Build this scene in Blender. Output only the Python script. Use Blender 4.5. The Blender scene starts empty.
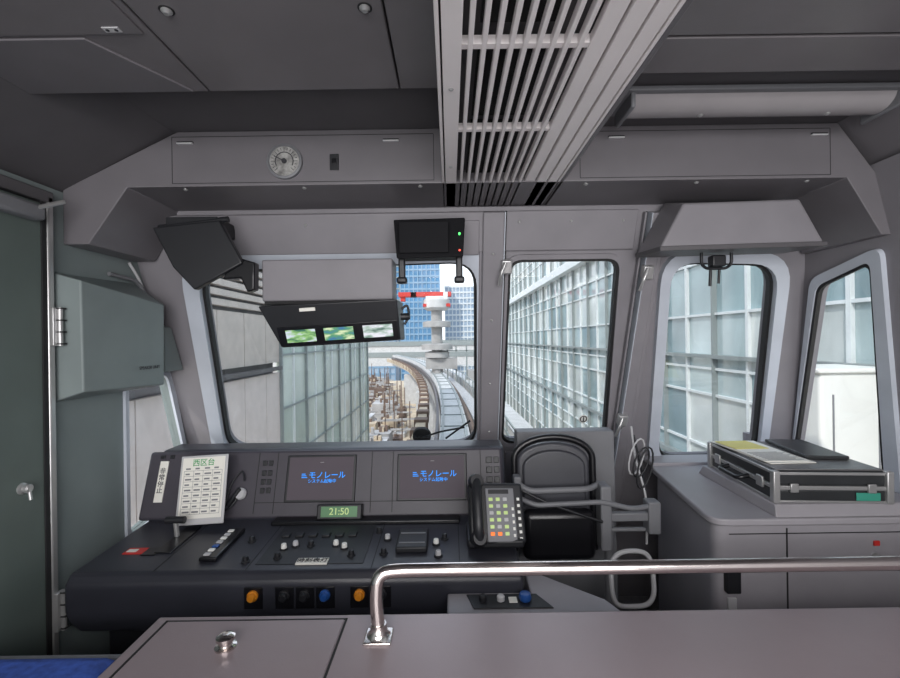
import bpy, bmesh, math, random
from mathutils import Vector, Matrix
random.seed(4)
scene = bpy.context.scene
COL = scene.collection

# ------------------------------------------------------------------ materials
def lin(c):
    return tuple(((v/255)/12.92 if v/255 <= .04045 else ((v/255+.055)/1.055)**2.4) for v in c) + (1,)
def mat(name, rgb, rough=.5, metal=0, var=.06, scale=6, bump=0, emit=0, spec=.5, stretch=None):
    m = bpy.data.materials.new(name); m.use_nodes = True
    nt = m.node_tree; b = nt.nodes['Principled BSDF']
    c = lin(rgb)
    tc = nt.nodes.new('ShaderNodeTexCoord')
    mp = nt.nodes.new('ShaderNodeMapping')
    if stretch: mp.inputs['Scale'].default_value = stretch
    nt.links.new(tc.outputs['Object'], mp.inputs['Vector'])
    nz = nt.nodes.new('ShaderNodeTexNoise'); nz.inputs['Scale'].default_value = scale
    nz.inputs['Detail'].default_value = 5
    nt.links.new(mp.outputs['Vector'], nz.inputs['Vector'])
    rp = nt.nodes.new('ShaderNodeValToRGB')
    rp.color_ramp.elements[0].position = .3; rp.color_ramp.elements[1].position = .7
    rp.color_ramp.elements[0].color = tuple(max(0, v*(1-var)) for v in c[:3])+(1,)
    rp.color_ramp.elements[1].color = tuple(min(1, v*(1+var)) for v in c[:3])+(1,)
    nt.links.new(nz.outputs['Fac'], rp.inputs['Fac'])
    nt.links.new(rp.outputs['Color'], b.inputs['Base Color'])
    b.inputs['Roughness'].default_value = rough
    b.inputs['Metallic'].default_value = metal
    b.inputs['Specular IOR Level'].default_value = spec
    if bump:
        n2 = nt.nodes.new('ShaderNodeTexNoise'); n2.inputs['Scale'].default_value = 350
        nt.links.new(tc.outputs['Object'], n2.inputs['Vector'])
        bp = nt.nodes.new('ShaderNodeBump'); bp.inputs['Strength'].default_value = bump
        bp.inputs['Distance'].default_value = .001
        nt.links.new(n2.outputs['Fac'], bp.inputs['Height'])
        nt.links.new(bp.outputs['Normal'], b.inputs['Normal'])
    if emit:
        nt.links.new(rp.outputs['Color'], b.inputs['Emission Color'])
        b.inputs['Emission Strength'].default_value = emit
    return m
def glass_mat(name, tint=(.97, .98, .98), refl=.07):
    m = bpy.data.materials.new(name); m.use_nodes = True
    nt = m.node_tree; nt.nodes.clear()
    o = nt.nodes.new('ShaderNodeOutputMaterial')
    t = nt.nodes.new('ShaderNodeBsdfTransparent'); t.inputs[0].default_value = tint+(1,)
    g = nt.nodes.new('ShaderNodeBsdfGlossy'); g.inputs['Roughness'].default_value = .02
    mx = nt.nodes.new('ShaderNodeMixShader'); mx.inputs[0].default_value = refl
    nt.links.new(t.outputs[0], mx.inputs[1]); nt.links.new(g.outputs[0], mx.inputs[2])
    nt.links.new(mx.outputs[0], o.inputs[0])
    return m

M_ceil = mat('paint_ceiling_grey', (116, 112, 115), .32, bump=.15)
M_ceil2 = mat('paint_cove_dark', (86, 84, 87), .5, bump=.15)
M_beam = mat('paint_beam_grey', (108, 105, 109), .42, bump=.15)
M_wall = mat('paint_wall_grey', (124, 134, 134), .5, bump=.2)
M_front = mat('paint_front_grey', (132, 129, 134), .5, bump=.2)
M_frame = mat('frame_light_bluegrey', (190, 196, 206), .4)
M_door = mat('door_green_grey', (94, 105, 101), .45, bump=.15)
M_floor = mat('floor_vinyl', (125, 124, 126), .6, var=.15, scale=30)
M_rub = mat('rubber_black', (22, 22, 24), .6)
M_black = mat('plastic_black', (32, 33, 37), .45, var=.1)
M_matte = mat('plastic_black_matte', (26, 26, 29), .7, var=.1, spec=.15)
M_blackg = mat('plastic_black_gloss', (18, 18, 22), .3)
M_desk = mat('console_charcoal', (51, 52, 60), .36, bump=.3, var=.1)
M_deskp = mat('console_panel', (68, 65, 73), .45, bump=.3, var=.08)
M_seam = mat('seam_dark', (34, 34, 36), .7)
M_counter = mat('counter_satin_grey', (146, 134, 138), .34, metal=.15, var=.08, scale=3, bump=.2)
M_chrome = mat('chrome', (220, 212, 208), .15, metal=1, var=.02)
M_steel = mat('steel_satin', (185, 185, 185), .32, metal=.6)
M_alu = mat('grille_aluminium', (242, 236, 236), .4, metal=.0, var=.03)
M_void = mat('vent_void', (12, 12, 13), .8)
M_vent = mat('vent_inner_grey', (78, 76, 78), .6)
M_grey = mat('plastic_grey', (120, 121, 125), .5)
M_cab = mat('cabinet_grey', (154, 151, 156), .40, bump=.2)
M_lgrey = mat('plastic_light_grey', (190, 190, 192), .5)
M_white = mat('white_enamel', (235, 235, 230), .4, var=.02)
M_paper = mat('paper', (235, 233, 225), .8, var=.03)
M_ink = mat('ink_dark', (50, 50, 55), .8)
M_green = mat('print_green', (60, 160, 90), .7)
M_red = mat('signal_red', (200, 50, 45), .5)
M_orange = mat('knob_orange', (215, 135, 35), .35)
M_blue = mat('button_blue', (35, 80, 150), .35)
M_seatb = mat('seat_fabric_blue', (50, 80, 160), .85, var=.3, scale=60)
M_pad = mat('seat_leather_dark', (64, 65, 71), .34, var=.15)
M_scr = mat('lcd_screen', (74, 68, 74), .55, emit=.45, var=.02, spec=.15)
M_cyan = mat('lcd_cyan', (50, 140, 235), .6, emit=.8, spec=.1)
M_lcdg = mat('lcd_green', (80, 125, 85), .4, emit=.12)
M_key = mat('key_glow', (190, 212, 140), .4, emit=.2)
M_keyo = mat('key_orange', (255, 120, 50), .4, emit=.6)
M_led_r = mat('led_red', (255, 70, 40), .4, emit=1.2)
M_led_g = mat('led_green', (90, 255, 120), .4, emit=1.5)
M_glass = glass_mat('window_glass')
M_case = mat('case_black', (48, 50, 52), .35, var=.15)
M_lid = mat('case_lid_grey', (120, 119, 120), .35, metal=.3, var=.12)
M_teal = mat('tag_teal', (60, 150, 130), .5)
M_yel = mat('label_yellow', (225, 215, 130), .6)

# ------------------------------------------------------------------ helpers
def group(name):
    e = bpy.data.objects.new(name, None); COL.objects.link(e)
    e.empty_display_size = .1
    return e
def finish(name, me, mats, parent, bevel=0, M=None, smooth=35):
    if not isinstance(mats, (list, tuple)): mats = [mats]
    for m in mats: me.materials.append(m)
    if smooth:
        for p in me.polygons: p.use_smooth = True
        me.set_sharp_from_angle(angle=math.radians(smooth))
    ob = bpy.data.objects.new(name, me); COL.objects.link(ob)
    if M is not None: ob.matrix_world = M
    if parent is not None: ob.parent = parent
    if bevel:
        b = ob.modifiers.new('bevel', 'BEVEL'); b.width = bevel; b.segments = 3
        b.limit_method = 'ANGLE'; b.angle_limit = math.radians(30)
        b.harden_normals = False
    return ob
def multibox(name, items, mats, parent=None, bevel=0, M=None):
    vs, fs, mi = [], [], []
    for it in items:
        lo, hi = it[0], it[1]; k = it[2] if len(it) > 2 else 0
        n = len(vs)
        for z in (lo[2], hi[2]):
            for x, y in ((lo[0], lo[1]), (hi[0], lo[1]), (hi[0], hi[1]), (lo[0], hi[1])):
                vs.append((x, y, z))
        for f in ((0, 3, 2, 1), (4, 5, 6, 7), (0, 1, 5, 4), (1, 2, 6, 5), (2, 3, 7, 6), (3, 0, 4, 7)):
            fs.append([n+i for i in f]); mi.append(k)
    me = bpy.data.meshes.new(name); me.from_pydata(vs, [], fs)
    for p, k in zip(me.polygons, mi): p.material_index = k
    return finish(name, me, mats, parent, bevel, M, smooth=0 if not bevel else 35)
def box(name, lo, hi, m, parent=None, bevel=.003, M=None):
    return multibox(name, [(lo, hi)], m, parent, bevel, M)
def hexa(name, v8, m, parent=None, bevel=.003):
    # bottom 4 ccw, top 4 ccw
    me = bpy.data.meshes.new(name)
    me.from_pydata(v8, [], [(0, 3, 2, 1), (4, 5, 6, 7), (0, 1, 5, 4), (1, 2, 6, 5), (2, 3, 7, 6), (3, 0, 4, 7)])
    bm = bmesh.new(); bm.from_mesh(me); bmesh.ops.recalc_face_normals(bm, faces=bm.faces); bm.to_mesh(me); bm.free()
    return finish(name, me, m, parent, bevel)
def prism(name, poly, h, M, m, parent=None, bevel=0):
    """poly in local xy, extruded 0..h on local z"""
    n = len(poly)
    vs = [(x, y, 0) for x, y in poly]+[(x, y, h) for x, y in poly]
    fs = [list(range(n))[::-1], list(range(n, 2*n))]+[[i, (i+1) % n, n+(i+1) % n, n+i] for i in range(n)]
    me = bpy.data.meshes.new(name); me.from_pydata(vs, [], fs)
    bm = bmesh.new(); bm.from_mesh(me); bmesh.ops.recalc_face_normals(bm, faces=bm.faces); bm.to_mesh(me); bm.free()
    return finish(name, me, m, parent, bevel, M)
def frame(o, x, y):
    x = Vector(x).normalized(); y = Vector(y); y = (y-x*y.dot(x)).normalized(); z = x.cross(y)
    return Matrix(((x.x, y.x, z.x, o[0]), (x.y, y.y, z.y, o[1]), (x.z, y.z, z.z, o[2]), (0, 0, 0, 1)))
def rounded(pts, r, closed=True, n=6):
    P = [Vector(p) for p in pts]; out = []; N = len(P)
    for i in range(N):
        if not closed and i in (0, N-1): out.append(P[i]); continue
        a, b, c = P[i-1], P[i], P[(i+1) % N]
        d1 = min(r, (a-b).length*.48); d2 = min(r, (c-b).length*.48)
        s = b+(a-b).normalized()*d1; e = b+(c-b).normalized()*d2
        for k in range(n+1):
            t = k/n; out.append(s*(1-t)**2+b*2*t*(1-t)+e*t*t)
    return out
def to_mesh(cu, name):
    tmp = bpy.data.objects.new('tmp', cu); COL.objects.link(tmp)
    dg = bpy.context.evaluated_depsgraph_get(); dg.update()
    me = bpy.data.meshes.new_from_object(tmp.evaluated_get(dg)); me.name = name
    bpy.data.objects.remove(tmp); me.materials.clear()
    return me
def plate(name, outer, holes, th, M, m, parent=None, z=0):
    cu = bpy.data.curves.new(name, 'CURVE'); cu.dimensions = '2D'; cu.fill_mode = 'BOTH'; cu.extrude = th/2
    for loop in [outer]+holes:
        sp = cu.splines.new('POLY'); sp.points.add(len(loop)-1); sp.use_cyclic_u = True
        for p, q in zip(sp.points, loop): p.co = (q[0], q[1], 0, 1)
    me = to_mesh(cu, name)
    return finish(name, me, m, parent, 0, M @ Matrix.Translation((0, 0, z)), smooth=30)
def tube(name, pts, r, m, parent=None, fillet=0, closed=False, res=6):
    if fillet: pts = rounded(pts, fillet, closed)
    cu = bpy.data.curves.new(name, 'CURVE'); cu.dimensions = '3D'; cu.bevel_depth = r; cu.bevel_resolution = res
    cu.use_fill_caps = True
    sp = cu.splines.new('POLY'); sp.points.add(len(pts)-1); sp.use_cyclic_u = closed
    for p, q in zip(sp.points, pts): p.co = (q[0], q[1], q[2], 1)
    return finish(name, to_mesh(cu, name), m, parent, 0, None, smooth=50)
def lathe(name, prof, M, m, parent=None, seg=28):
    """prof list of (r,z) about local z"""
    vs, fs = [], []
    for r, z in prof:
        for k in range(seg):
            a = 2*math.pi*k/seg; vs.append((r*math.cos(a), r*math.sin(a), z))
    for i in range(len(prof)-1):
        for k in range(seg):
            fs.append((i*seg+k, i*seg+(k+1) % seg, (i+1)*seg+(k+1) % seg, (i+1)*seg+k))
    fs.append(list(range(seg))[::-1]); fs.append([(len(prof)-1)*seg+k for k in range(seg)])
    me = bpy.data.meshes.new(name); me.from_pydata(vs, [], fs)
    return finish(name, me, m, parent, 0, M, smooth=40)
def text(name, body, size, M, m, parent=None, z=.001):
    cu = bpy.data.curves.new(name, 'FONT'); cu.body = body; cu.size = size
    cu.align_x = 'CENTER'; cu.align_y = 'CENTER'; cu.extrude = .0003; cu.offset = size*.008
    return finish(name, to_mesh(cu, name), m, parent, 0, M @ Matrix.Translation((0, 0, z)), smooth=0)
def T(x, y, z=0): return Matrix.Translation((x, y, z))
def screw(M, parent, r=.008, name='screw'):
    return lathe(name, [(r*1.4, 0), (r*1.4, r*.3), (r, r*.6), (r*.7, r*.9)], M, M_steel, parent, 14)

XL, XR = -1.37, 1.8
SL = .407; Y0 = 2.776; NRM = math.sqrt(1+SL*SL)
FM = frame((0, Y0, 0), (1, 0, 0), (0, -SL, 1))          # raked front bulkhead; +z local = inside
def f2(pts): return [(x, z*NRM) for x, z in pts]          # (X,Z) -> local
def FP(x, z, d=0): return FM @ Vector((x, z*NRM, d))

# ------------------------------------------------------------------ room shell
box('floor', (XL-.1, -3, -.1), (XR+.1, 2.9, 0), M_floor, None, 0)
box('wall_back', (XL-.1, -3.1, 0), (XR+.1, -3, 2.4), M_lgrey, None, 0)

winA = [(-1.105, 1.92), (.12, 1.945), (.13, 1.04), (-1.17, 1.03)]
winB = [(.265, 1.945), (.750, 1.945), (.80, 1.055), (.26, 1.055)]
winC = [(.975, 1.93), (1.445, 1.915), (1.61, .95), (1.085, .945)]
def rpoly(w, r): return rounded([Vector((x, z*NRM, 0)) for x, z in w], r)
def grow(w, g):
    cx = sum(p[0] for p in w)/4; cz = sum(p[1] for p in w)/4
    return [(x+(g if x > cx else -g), z+(g if z > cz else -g)) for x, z in w]
plate('wall_front', f2([(XL-.02, 0), (XR+.02, 0), (XR+.02, 1.05), (1.50, 2.2), (XL-.02, 2.2)]),
      [rpoly(winA, .12), rpoly(winB, .06), rpoly(winC, .12)], .06, FM, M_front, None, -.03)
for i, (w, r, fr) in enumerate(((winA, .12, .068), (winB, .06, .022), (winC, .12, .05))):
    g = group('window_%d' % (i+1))
    plate('glass', rpoly(w, r), [], .006, FM, M_glass, g, -.035)
    plate('gasket', rpoly(grow(w, .004), r), [rpoly(grow(w, -.010), r*.9)], .03, FM, M_rub, g, -.012)
    if i != 1:
        plate('reveal', rpoly(grow(w, fr), r*1.3), [rpoly(grow(w, .002), r)], .03, FM, M_frame, g, .015)
    else:
        plate('reveal', rpoly(grow(w, fr), r*1.3), [rpoly(grow(w, .002), r)], .012, FM, M_front, g, .006)

LM = frame((XL, 0, 0), (0, 1, 0), (0, 0, 1))   # local x=Y, y=Z, +z = +X (inside)
lw = [(1.90, 1.45), (2.16, 1.45), (2.35, .86), (1.90, .78)]
plate('wall_left', [(-3, 0), (2.78, 0), (1.92, 2.14), (-3, 2.14)],
      [rounded([Vector((*p, 0)) for p in lw], .05)], .04, LM, M_wall, None, -.02)
g = group('window_4')
plate('glass', rounded([Vector((*p, 0)) for p in lw], .05), [], .006, LM, M_glass, g, -.02)
plate('reveal', rounded([Vector((x+(.03 if x > 2.1 else -.02), z+(.03 if z > 1 else -.03), 0)) for x, z in lw], .06),
      [rounded([Vector((*p, 0)) for p in lw], .05)], .012, LM, M_frame, g, .006)

g = group('door_1')
box('leaf', (XL, .55, .05), (XL+.022, 1.49, 2.07), M_door, g, .004)
box('jamb', (XL, 1.505, 0), (XL+.03, 1.53, 2.10), M_steel, g, .006)
box('seam', (XL, 1.488, 0), (XL+.026, 1.506, 2.09), M_seam, g, 0)
box('head', (XL, .5, 2.075), (XL+.03, 1.53, 2.115), M_ceil2, g, .004)
for z in (1.66, .7):
    box('hinge', (XL+.03, 1.505, z-.065), (XL+.045, 1.54, z+.065), M_steel, g, .003)
    tube('hinge_pin', [(XL+.05, 1.525, z-.065), (XL+.05, 1.525, z+.065)], .008, M_steel, g)
    multibox('hinge_knuckles', [((XL+.04, 1.515, z-.06+.04*k), (XL+.062, 1.537, z-.056+.04*k)) for k in range(4)], M_seam, g)
box('closer', (XL+.02, 1.25, 2.0), (XL+.07, 1.46, 2.05), M_grey, g, .012)
tube('closer_arm', [(XL+.06, 1.42, 2.03), (XL+.09, 1.5, 2.075)], .007, M_steel, g)
lathe('lock_rose', [(.018, 0), (.018, .006), (.010, .01), (.010, .016), (.014, .018), (.014, .026), (.01, .03)],
      LM @ T(1.41, 1.15, .02), M_steel, g)
tube('lock_lever', [(XL+.045, 1.41, 1.15), (XL+.05, 1.41, 1.115)], .005, M_steel, g)

RM = frame((XR, 0, 1.0), (0, 1, 0), (-.24, 0, 1)); RN = math.sqrt(1+.24**2)
rw = [(1.68, 1.875), (1.95, 1.81), (2.36, .98), (1.86, .97)]
def rr(w): return [Vector((y, (z-1)*RN, 0)) for y, z in w]
plate('wall_right', [(-3, -.0), (2.40, 0), (1.9, 1.2*RN), (-3, 1.2*RN)], [rounded(rr(rw), .04)], .04, RM, M_front, None, .02)
box('wall_right_lower', (XR, -3, 0), (XR+.04, 2.78, 1.0), M_front, None, 0)
g = group('window_5')
plate('glass', rounded(rr(rw), .04), [], .006, RM, M_glass, g, .02)
big = [(1.63, 1.92), (1.97, 1.845), (2.385, .945), (1.80, .935)]
plate('reveal', rounded(rr(big), .05), [rounded(rr(rw), .04)], .02, RM, M_frame, g, -.01)
sm = [(1.693, 1.862), (1.942, 1.80), (2.343, .99), (1.873, .98)]
plate('gasket', rounded(rr(rw), .04), [rounded(rr(sm), .04)], .02, RM, M_rub, g, -.004)

# ceiling
ceil = group('ceiling')
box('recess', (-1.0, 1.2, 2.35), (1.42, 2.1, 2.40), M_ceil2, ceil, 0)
multibox('panels', [((-1.14, -3, 2.28), (-.645, 1.22, 2.36)), ((-.64, -3, 2.28), (-.128, 1.22, 2.36)), ((-.124, -3, 2.28), (-.02, 1.22, 2.36)),
                    ((.40, -3, 2.30), (1.5, 1.05, 2.36)), ((.40, 1.06, 2.30), (1.5, 1.2, 2.36))], M_ceil, ceil, .003)
box('backing', (-1.15, -3, 2.36), (1.55, 1.3, 2.42), M_seam, ceil, 0)
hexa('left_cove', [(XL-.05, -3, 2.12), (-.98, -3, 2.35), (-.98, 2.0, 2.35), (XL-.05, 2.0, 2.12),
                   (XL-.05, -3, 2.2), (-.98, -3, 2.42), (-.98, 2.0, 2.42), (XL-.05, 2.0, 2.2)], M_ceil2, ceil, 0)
hexa('right_cove', [(1.39, -3, 2.35), (1.62, -3, 2.12), (1.62, 2.0, 2.12), (1.39, 2.0, 2.35),
                    (1.39, -3, 2.42), (1.7, -3, 2.2), (1.7, 2.0, 2.2), (1.39, 2.0, 2.42)], M_beam, ceil, 0)
DN = frame((0, 0, 2.28), (1, 0, 0), (0, -1, 0))   # +z local = down
for x, y in ((-.57, .92), (-.165, .92), (-.57, .3), (-.165, .3)):
    lathe('screw_cup', [(.015, 0), (.015, .001)], DN @ T(x, -y, 0), M_seam, ceil, 18)
    screw(DN @ T(x, -y, 0.001), ceil, .008)
prism('hatch_panel', [(-1.12, -1.21), (-.68, -1.21), (-.80, -.995), (-1.12, -.995)], .006, DN, M_beam, ceil, .002)
prism('hatch_panel_near', [(-1.12, -.985), (-.66, -.985), (-.66, -.2), (-1.12, -.2)], .004, DN, M_ceil, ceil, .002)
prism('hatch_label', [(-.735, -.975), (-.70, -.975), (-.70, -.960), (-.735, -.960)], .002, DN @ T(0, 0, .004), M_lgrey, ceil)
for x in (-.727, -.708): lathe('hatch_label_dot', [(.004, .006), (.004, .0068)], DN @ T(x, -.9675), M_ink, ceil, 10)

# portal beam ring
beam_outer = [(XL, 1.955), (XL, 2.15), (-.96, 2.35), (1.39, 2.35), (1.53, 2.16), (1.575, 1.95), (1.54, 1.95), (1.42, 2.155), (-1.14, 2.155), (-1.28, 1.955)]
BM = frame((0, 1.6, 0), (1, 0, 0), (0, 0, 1))  # local z = -Y (toward camera)
g = group('trim_1')
prism('portal', beam_outer, .36, BM @ T(0, 0, -.36), M_beam, g, .003)
for x0, x1 in ((-.98, -.05), (.47, 1.36)):
    multibox('cover_seam', [((x0, 2.165, 0), (x1, 2.167, .001)), ((x0, 2.33, 0), (x1, 2.332, .001)), ((x0, 2.165, 0), (x0+.002, 2.33, .001)),
                            ((x1, 2.165, 0), (x1+.002, 2.33, .001))], M_seam, g, 0, BM)
for x in (-.20, -.93, .60, 1.32):
    box('latch_slot', (x-.028, 2.308, 0), (x+.028, 2.313, .008), M_seam, g, .001, BM)
    box('latch_lip', (x-.028, 2.303, 0), (x+.028, 2.308, .010), M_lgrey, g, .001, BM)
for x in (-.95, -.52, -.1, .5, .9, 1.3):
    screw(frame((x, 1.63, 2.155), (1, 0, 0), (0, -1, 0)), g, .006)

g = group('dial_gauge')
C = BM @ T(-.576, 2.236)
lathe('bezel', [(.062, 0), (.062, .014), (.055, .018), (.052, .012)], C, M_grey, g, 36)
lathe('dial', [(.052, .009), (.052, .0125)], C, mat('dial_face', (140, 139, 137), .5, var=.6, scale=45), g, 36)
for k in range(19):
    L = .008 if k % 3 else .014
    multibox('scale_tick', [((-.0008, .047-L, .0125), (.0008, .047, .0135))], M_ink, g, 0, C @ Matrix.Rotation(math.radians(135-15*k), 4, 'Z'))
prism('scale_arc', [(.033*math.cos(math.radians(t)), .033*math.sin(math.radians(t))) for t in range(-30, 211, 12)]+[(.030*math.cos(math.radians(t)), .030*math.sin(math.radians(t))) for t in range(210, -31, -12)],
      .001, C @ T(0, 0, .0125), M_ink, g)
multibox('needle', [((-.0015, -.01, .014), (.0015, .04, .015))], M_ink, g, 0, C @ Matrix.Rotation(1.1, 4, 'Z'))
lathe('hub', [(.009, .0125), (.009, .017)], C, M_ink, g, 16)
g = group('wall_switch')
box('plate', (-.418, 2.205, 0), (-.386, 2.262, .006), M_black, g, .002, BM)
box('rocker', (-.41, 2.225, .006), (-.394, 2.245, .011), M_blackg, g, .002, BM)

# ------------------------------------------------------------------ air-conditioning grille (runs along Y)
g = group('ceiling_vent_grille')
gx0, gx1, gy0, gy1, gz = -.02, .40, -.2, 1.885, 2.155
box('housing', (gx0, gy0, gz+.045), (gx1, gy1, 2.36), M_vent, g, 0)
multibox('fan_openings', [((gx0+.085, 1.23, gz+.035), (gx0+.24, 1.68, gz+.046)), ((gx0+.085, .90, gz+.035), (gx0+.24, 1.19, gz+.046)),
                          ((gx0+.085, .47, gz+.035), (gx0+.24, .84, gz+.046))], M_void, g, 0)
multibox('rim', [((gx0, gy0, gz), (gx0+.008, gy1, gz+.2)), ((gx0+.012, gy0, gz), (gx0+.05, gy1, gz+.02)),
                 ((gx1-.125, gy0, gz+.004), (gx1-.09, gy1, gz+.024)), ((gx1-.084, gy0, gz), (gx1-.05, gy1, gz+.02)),
                 ((gx1-.044, gy0, gz), (gx1-.012, gy1, gz+.02)), ((gx1-.008, gy0, gz), (gx1, gy1, gz+.2)),
                 ((gx0, gy1-.012, gz), (gx1, gy1, gz+.2))], M_alu, g, .002)
sl = []
for k in range(9):
    x = gx0+.062+k*.0262
    sl.append(((x, gy0, gz), (x+.0095, gy1-.01, gz+.02)))
multibox('slats', sl, M_alu, g, .0015)
multibox('crossbars', [((gx0+.02, y, gz+.008), (gx1-.12, y+.016, gz+.026)) for y in (.45, .86, 1.21)], M_alu, g, .001)
for y in (.72, 1.0, 1.45): screw(frame((gx0+.03, y, gz), (1, 0, 0), (0, -1, 0)), g, .004)
hexa('side_flare', [(gx1, gy0, gz), (gx1+.012, gy0, gz), (gx1+.012, gy1, gz), (gx1, gy1, gz),
                    (gx1, gy0, 2.30), (gx1+.06, gy0, 2.30), (gx1+.06, gy1, 2.30), (gx1, gy1, 2.30)], M_beam, g, .002)

g = group('fluorescent_light')
cm = frame((.56, 1.42, 2.343), (0, 1, 0), (0, 0, 1))
pr = [(.06*math.cos(a), -.048*math.sin(a)) for a in [math.pi*k/14 for k in range(15)]]
prism('diffuser', pr, .82, cm, mat('diffuser_pearl', (158, 154, 156), .22), g)
box('base', (.53, 1.34, 2.333), (1.385, 1.50, 2.348), M_grey, g, .004)
for x in (.555, 1.365):
    box('end_cap', (x, 1.35, 2.288), (x+.014, 1.49, 2.343), M_grey, g, .006)
for x in (.80, 1.2): screw(frame((x, 1.42, 2.296), (1, 0, 0), (0, -1, 0)), g, .006)

# ------------------------------------------------------------------ front header detail
g = group('trim_2')
multibox('header', [((-1.2, 1.985*NRM, 0), (.18, 2.14*NRM, .035)), ((.20, 1.985*NRM, 0), (.80, 2.14*NRM, .02)),
                    ((-.02, 1.975*NRM, .03), (.13, 2.11*NRM, .045))], M_front, g, .004, FM)
multibox('centre_post', [((.145, 1.0*NRM, 0), (.235, 2.14*NRM, .05)), ((.13, 1.0*NRM, 0), (.145, 2.0*NRM, .034))], M_front, g, .006, FM)
multibox('post_edge', [((.236, 1.0*NRM, 0), (.24, 2.14*NRM, .04))], M_frame, g, 0, FM)
multibox('post_seam', [((.24, .95*NRM, 0), (.246, 2.14*NRM, .03))], M_seam, g, 0, FM)
for z in (1.15, 1.4, 1.7, 1.98): screw(FM @ T(.19, z*NRM, .05), g, .004)
for x in (-1.0, -.6, .30, .52, .74): screw(FM @ T(x, 2.10*NRM, .036 if x < .2 else .021), g, .004)

g = group('door_2')
multibox('jamb', [((.825, .2, 0), (.835, 2.13*NRM, .03)), ((.85, .2, 0), (.90, 2.13*NRM, .05)), ((.905, .2, 0), (.925, 2.13*NRM, .03))],
         M_front, g, .006, FM)
multibox('jamb_edge', [((.846, .2, 0), (.8495, 2.13*NRM, .052))], M_frame, g, 0, FM)
multibox('seam', [((.837, .2, 0), (.8455, 2.13*NRM, .004)), ((.247, .2, 0), (.25, 2.13*NRM, .004))], M_seam, g, 0, FM)
for x, z in ((.86, 1.90), (.85, 1.21), (.25, 1.93)):
    box('latch_body', (x-.025, z*NRM-.03, .04), (x+.02, z*NRM+.03, .075), M_steel, g, .006, FM)
    tube('latch_handle', [FP(x-.01, z+.02, .08), FP(x-.03, z-.02, .10), FP(x-.035, z-.07, .085)], .007, M_steel, g, .02)
box('lower_panel', (.28, .35, 0), (.78, 1.01*NRM, .012), M_front, g, .004, FM)
g = group('window_sticker')
S = FM @ T(.685, 1.165*NRM, -.031)
lathe('disc', [(.024, 0), (.024, .001)], S, M_white, g, 30)
plate('ring', [(.019*math.cos(a*.2618), .019*math.sin(a*.2618)) for a in range(24)], [[(.014*math.cos(a*.2618), .014*math.sin(a*.2618)) for a in range(24)]], .0006, S, M_ink, g, .0015)
plate('bar', [(-.003, -.012), (.003, -.012), (.003, .012), (-.003, .012)], [], .0006, S, M_ink, g, .0015)

g = group('windscreen_wiper')
tube('arm', [FP(-.20, 1.02, -.09), FP(-.06, 1.08, -.07), FP(.07, 1.11, -.06)], .005, M_rub, g, .03)
tube('blade', [FP(-.03, 1.05, -.055), FP(.10, 1.15, -.055)], .005, M_rub, g)
lathe('pivot', [(.05, 0), (.05, .02), (.025, .03)], FM @ T(-.16, 1.04*NRM, -.11), M_rub, g)

# hooded equipment box above right window
g = group('sunshade_housing')
hexa('hood', [(.80, 1.70, 1.935), (1.42, 1.70, 1.945), (1.42, 1.92, 1.96), (.80, 1.92, 1.95),
              (.89, 1.70, 2.10), (1.33, 1.70, 2.11), (1.33, 1.86, 2.15), (.89, 1.86, 2.15)], M_front, g, .008)
hexa('hood_lip', [(.795, 1.69, 1.92), (1.425, 1.69, 1.93), (1.425, 1.92, 1.945), (.795, 1.92, 1.935),
                  (.795, 1.69, 1.938), (1.425, 1.69, 1.948), (1.425, 1.92, 1.963), (.795, 1.92, 1.953)], M_ceil2, g, .003)
tube('bracket_left', [(1.01, 1.80, 1.93), (1.01, 1.80, 1.885), (1.04, 1.82, 1.87), (1.12, 1.82, 1.87), (1.13, 1.80, 1.885), (1.13, 1.80, 1.93)], .006, M_black, g, .015)
tube('bracket_drop', [(1.06, 1.82, 1.90), (1.06, 1.83, 1.80)], .006, M_black, g)
tube('bracket_drop_2', [(1.095, 1.82, 1.90), (1.095, 1.83, 1.81)], .005, M_black, g)
box('bracket_block', (1.05, 1.79, 1.875), (1.105, 1.83, 1.92), M_black, g, .006)

# sun visors
g = group('sun_visor')
prism('blade', [(-1.127, 2.04), (-.871, 2.065), (-.80, 1.93), (-.785, 1.90), (-.97, 1.80), (-1.05, 1.887)], .03, frame((0, 1.74, 0), (1, 0, 0), (0, 0, 1)), M_black, g, .006)
prism('arm', [(-.83, 1.93), (-.745, 1.905), (-.748, 1.80), (-.775, 1.79), (-.80, 1.845), (-.87, 1.84)], .045, frame((0, 1.77, 0), (1, 0, 0), (0, 0, 1)), M_blackg, g, .006)
tube('hinge', [(-1.13, 1.76, 2.05), (-.86, 1.76, 2.08)], .012, M_black, g)
box('bracket', (-1.10, 1.75, 2.03), (-.90, 1.9, 2.09), M_black, g, .004)
g = group('radio_unit')
hexa('body', [(-.20, 1.72, 1.91), (.055, 1.72, 1.915), (.055, 1.90, 1.93), (-.20, 1.90, 1.93),
              (-.215, 1.76, 2.07), (.066, 1.76, 2.075), (.066, 1.90, 2.08), (-.215, 1.90, 2.08)], M_matte, g, .006)
box('fascia', (-.19, 1.715, 1.93), (-.0, 1.745, 2.05), M_matte, g, .003)
for x in (-.185, .04):
    box('arm', (x-.013, 1.76, 1.83), (x+.013, 1.785, 1.93), M_black, g, .006)
    box('foot', (x-.02, 1.75, 1.82), (x+.02, 1.79, 1.845), M_black, g, .008)
for z, m in ((2.005, M_led_g), (1.94, M_led_r)):
    lathe('led', [(.004, 0), (.004, .02)], frame((.042, 1.745, z), (1, 0, 0), (0, 0, 1)), m, g, 12)

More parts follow.
